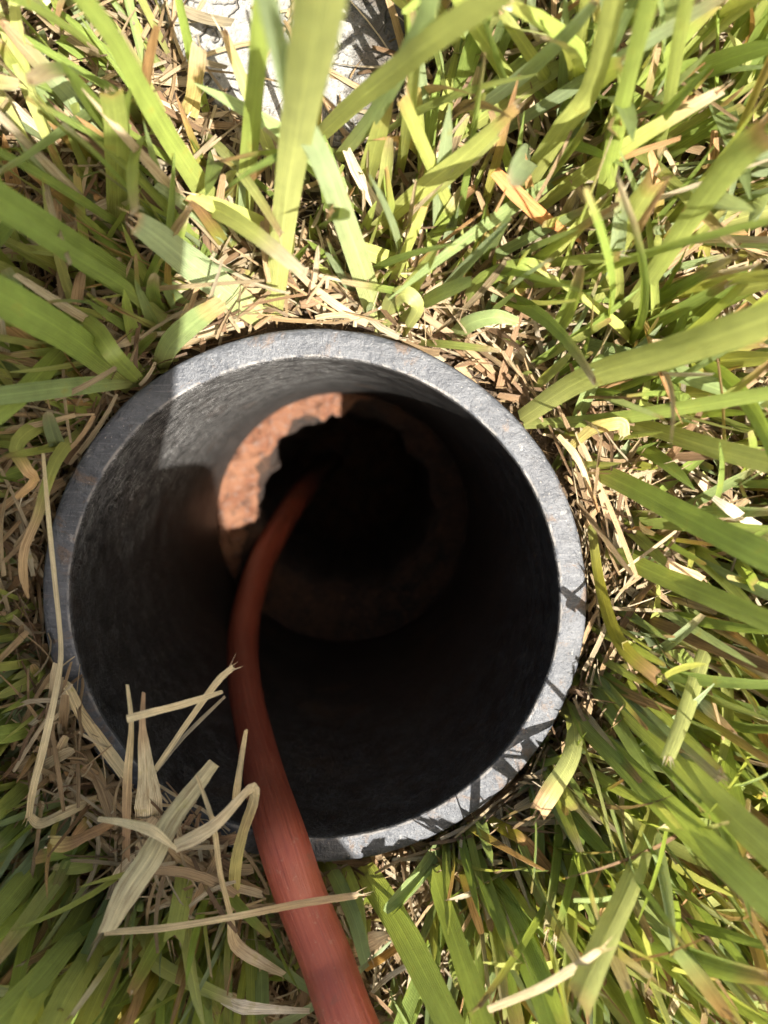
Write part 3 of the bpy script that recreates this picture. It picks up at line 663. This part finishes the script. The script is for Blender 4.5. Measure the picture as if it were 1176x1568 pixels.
# the blades that show largest become parts of their own
score = []
for i, g in enumerate(blades):
    p, d = to_px(g[0]); inside = ((p[:, 0] > 0) & (p[:, 0] < 1176) & (p[:, 1] > 0) & (p[:, 1] < 1568) & (d > 20))
    seg = np.linalg.norm(np.diff(p, axis=0), axis=1)*(inside[1:]); hgt = np.clip((g[0][1:, 2]+14)/40, .05, 1)
    score.append((seg*g[2][1:]*FPX/d[1:]*hgt).sum() if inside.any() else 0)
order = np.argsort(score)[::-1]; NBIG = 300-len(R0)
big = set(order[:NBIG].tolist())
VV = []; FF = []; UU = []; CC = []; off = 0
for i, g in enumerate(blades):
    path, S, wd, fo, C, cut, n = g
    geo = strip(path, S, wd, fo, C, cut, RNG)
    if i in big: add_blade(geo, n); continue
    VV.append(geo[0]); UU.append(geo[1]); CC.append(geo[2]); FF.append(strip_faces(n, off)); off += len(geo[0])
und = mesh_obj('undergrowth', np.concatenate(VV), np.concatenate(FF), M_BLADE, lawn, True, np.concatenate(UU), np.concatenate(CC), origin=np.array([0, 0, SOIL]))
tag(und, kind='stuff')

# dead thatch: short dry shreds lying on the soil
VV = []; FF = []; UU = []; CC = []; off = 0
def shred(rng, rmax, rmin=56.8):
    r = math.sqrt(rng.uniform(rmin**2, rmax**2)); a = rng.uniform(0, 2*math.pi); x, y = r*math.cos(a), r*math.sin(a)
    n = 6; L = rng.uniform(4, 24); t = np.linspace(0, 1, n); az = rng.uniform(0, 6.283)+rng.normal(0, .3)*t; el = rng.normal(.08, .3)+rng.normal(0, .25)*t
    st = np.stack([np.cos(el)*np.cos(az), np.cos(el)*np.sin(az), np.sin(el)], 1)*L/(n-1)
    sl_ = in_poly(x, y, SLAB)
    if sl_ and rng.random() < .86: return None
    z = soil_z(x, y)+abs(rng.normal(0, 5.5))+.4 if not sl_ else SLAB_Z+.9
    p = np.array([x, y, z])+np.concatenate([[np.zeros(3)], np.cumsum(st[:-1], 0)])
    p[:, 2] = np.maximum(p[:, 2], np.array([soil_z(q[0], q[1])+.3 for q in p]))
    if not clear(p): return None
    S = np.stack([-np.sin(az), np.cos(az), 0*az], 1); tw = rng.normal(0, .7)+rng.normal(0, .8)*t
    T = np.gradient(p, axis=0); T /= np.linalg.norm(T, axis=1)[:, None]+1e-9; S = S-T*(S*T).sum(1)[:, None]; S /= np.linalg.norm(S, axis=1)[:, None]+1e-9
    N = np.cross(T, S); S = S*np.cos(tw)[:, None]+N*np.sin(tw)[:, None]
    wd = (rng.uniform(.25, 1.2) if rng.random() < .9 else rng.uniform(1.2, 2.4))*np.interp(t, [0, .1, .9, 1], [.8, 1, .95, .7])
    C = tints(n, np.array(STRAWS[rng.integers(6)])*rng.uniform(.6, 1.15), None, 1, None, rng); C[:, 3] = 1
    return strip(p, S, wd, rng.uniform(0, .5), C, True, rng), n
for cnt, r0, r1 in ((3000, 56, 72), (14500, 56.8, 165), (3000, 160, 360)):
    for _ in range(cnt):
        q = shred(RNG, r1, r0)
        if q is None: continue
        geo, n = q; VV.append(geo[0]); UU.append(geo[1]); CC.append(geo[2]); FF.append(strip_faces(n, off)); off += len(geo[0])
def heap(px0, px1, py0, py1, zlo, zhi, cnt):
    global off
    for _ in range(cnt):
        a = at(RNG.uniform(px0, px1), RNG.uniform(py0, py1), RNG.uniform(zlo, zhi))
        n = 6; L = RNG.uniform(5, 22); t = np.linspace(0, 1, n); az = RNG.uniform(0, 6.283)+RNG.normal(0, .6)*t; el = RNG.normal(.0, .3)+RNG.normal(0, .4)*t
        st = np.stack([np.cos(el)*np.cos(az), np.cos(el)*np.sin(az), np.sin(el)], 1)*L/(n-1)
        p = a+np.cumsum(st, 0)-st.sum(0)*.5
        if (np.hypot(p[:, 0], p[:, 1]) < 47.5).any() or np.linalg.norm(p[:, None]-CABLE[None], axis=2).min() < 7.0: continue
        p[:, 2] = np.maximum(p[:, 2], .6 if zlo >= 0 else -8)
        S = np.stack([-np.sin(az), np.cos(az), RNG.normal(0, .4)+0*az], 1); S /= np.linalg.norm(S, axis=1)[:, None]
        C = tints(n, np.array(STRAWS[RNG.integers(6)])*RNG.uniform(.7, 1.2), None, 1, None, RNG); C[:, 3] = 1
        geo = strip(p, S, (RNG.uniform(.25, 1.0) if RNG.random() < .8 else RNG.uniform(1, 2.6))*np.interp(t, [0, .1, .9, 1], [.8, 1, .95, .7]), RNG.uniform(0, .5), C, True, RNG)
        VV.append(geo[0]); UU.append(geo[1]); CC.append(geo[2]); FF.append(strip_faces(n, off)); off += len(geo[0])
heap(175, 400, 1215, 1330, 1, 7, 260)
heap(60, 180, 1080, 1230, 1, 6, 75)
heap(230, 400, 1200, 1400, 4, 16, 60)
heap(40, 110, 980, 1100, 1, 4, 8)
th = mesh_obj('dead_thatch', np.concatenate(VV), np.concatenate(FF), M_BLADE, None, True, np.concatenate(UU), np.concatenate(CC), origin=np.array([0, 0, SOIL]))
tag(th, 'tan dead grass thatch littering the soil under the lawn', 'thatch', kind='stuff')

# ------------------------------------------------------------------ phone and photographer (their shadow falls across the pipe)
def cl(x, y, z):      # millimetres from the lens, along the phone
    return CAM + RC @ np.array([x, y, z], dtype=float)
phone = empty('smartphone', tuple(cl(0, 0, 1.5)))
tag(phone, 'dark smartphone held over the pipe, seen only by its shadow', 'smartphone')
def slab_round(x0, x1, y0, y1, z0, z1, rad, bev, seg=8):
    V = []; F = []; rows = [(bev, z0), (0, z0+bev), (0, z1-bev), (bev, z1)]
    for inset, z in rows:
        for (cx_, cy_, a0) in ((x1-rad, y1-rad, 0), (x0+rad, y1-rad, 90), (x0+rad, y0+rad, 180), (x1-rad, y0+rad, 270)):
            for k in range(seg+1):
                a = math.radians(a0+90*k/seg); V.append(cl(cx_+(rad-inset)*math.cos(a), cy_+(rad-inset)*math.sin(a), z))
    n = 4*(seg+1)
    for k in range(3):
        for a in range(n):
            b = (a+1) % n; F.append((k*n+a, k*n+b, (k+1)*n+b, (k+1)*n+a))
    F.append(tuple(range(n))[::-1]); F.append(tuple(3*n+a for a in range(n))); return V, F
V, F = slab_round(-57, 15, -146, 5, 1.6, 9.8, 9, 1.2); mesh_obj('case', V, F, plain('phone_case', (.03, .03, .035), .5), phone, False, origin=cl(0, 0, 1.5))
V, F = slab_round(-54.5, 12.5, -143, 2.5, 9.85, 10.3, 7, .15); mesh_obj('screen', V, F, plain('screen_glass', (.01, .01, .012), .08), phone, False, origin=cl(0, 0, 1.5))
V, F = slab_round(-20, 11, -9, 3.5, .75, 1.55, 5, .2); mesh_obj('camera_bump', V, F, plain('lens_glass', (.015, .015, .017), .15), phone, False, origin=cl(0, 0, 1.5))

def skin(name, verts, edges, mat, root=0, sub=2):
    me = bpy.data.meshes.new(name); me.from_pydata([tuple(np.array(v[0])*MM) for v in verts], edges, []); me.materials.append(mat)
    o = bpy.data.objects.new(name, me); COL.objects.link(o)
    m = o.modifiers.new('skin', 'SKIN'); m.use_smooth_shade = True
    if not me.skin_vertices: me.skin_vertices.new()
    sv = me.skin_vertices[0].data
    for i, v in enumerate(verts): sv[i].radius = (v[1]*MM, v[1]*MM); sv[i].use_root = (i == root)
    o.modifiers.new('sub', 'SUBSURF').levels = sub; o.modifiers['sub'].render_levels = sub
    return o
B = []; ED = []
def vtx(p, r, link=None):
    B.append((p, r)); i = len(B)-1
    if link is not None: ED.append((link, i))
    return i
pel = vtx((-60, -1020, 330), 130)
che = vtx((-50, -910, 560), 125, vtx((-60, -980, 440), 120, pel))
nek = vtx((-45, -820, 740), 52, che); hd = vtx((-40, -740, 810), 78, nek); vtx((-40, -700, 860), 70, hd)
shr = vtx((110, -860, 640), 62, che); elr = vtx((150, -740, 390), 44, shr); fr_ = vtx(tuple(cl(60, -330, 60)), 36, elr); wr = vtx(tuple(cl(30, -222, 4)), 25, fr_)
pa = vtx(tuple(cl(24, -165, -12)), 27, wr); kn = vtx(tuple(cl(22, -120, -14)), 22, pa)
t1 = vtx(tuple(cl(36, -128, 6)), 12, pa); t2 = vtx(tuple(cl(33, -103, 16)), 10.5, t1); t3 = vtx(tuple(cl(15, -84, 20)), 9, t2); vtx(tuple(cl(2, -74, 19)), 8, t3)
for (yy, xe) in ((-92, -50), (-111, -56), (-130, -56), (-147, -46)):
    a1 = vtx(tuple(cl(12, yy, -14)), 10, kn); a2 = vtx(tuple(cl(-18, yy+4, -13)), 9, a1); a3 = vtx(tuple(cl(xe+6, yy+4, -11)), 8.5, a2); vtx(tuple(cl(xe-12, yy+2, 2)), 7.5, a3)
shl = vtx((-210, -860, 640), 62, che); ell = vtx((-260, -820, 380), 44, shl); hl = vtx((-190, -780, 230), 30, ell); vtx((-170, -730, 200), 26, hl)
for sx in (-1, 1):
    hp = vtx((-60+sx*110, -1000, 280), 95, pel); kne = vtx((-60+sx*190, -680, 60), 66, hp); sh_ = vtx((-60+sx*180, -920, 40), 58, kne); an = vtx((-60+sx*170, -1120, 30), 42, sh_); vtx((-60+sx*170, -1220, 20), 34, an)
M_SKIN = plain('skin', (.50, .30, .21), .55)
person = skin('person', B, ED, M_SKIN)
tag(person, 'person kneeling out of frame holding the phone, seen only by the shadow', 'person')
slv = skin('sleeve', [((108, -860, 642), 72), ((148, -742, 392), 54), (tuple(cl(62, -338, 64)), 46), (tuple(cl(48, -286, 36)), 40)], [(0, 1), (1, 2), (2, 3)], plain('cotton', (.10, .13, .22), .9))
slv.parent = person
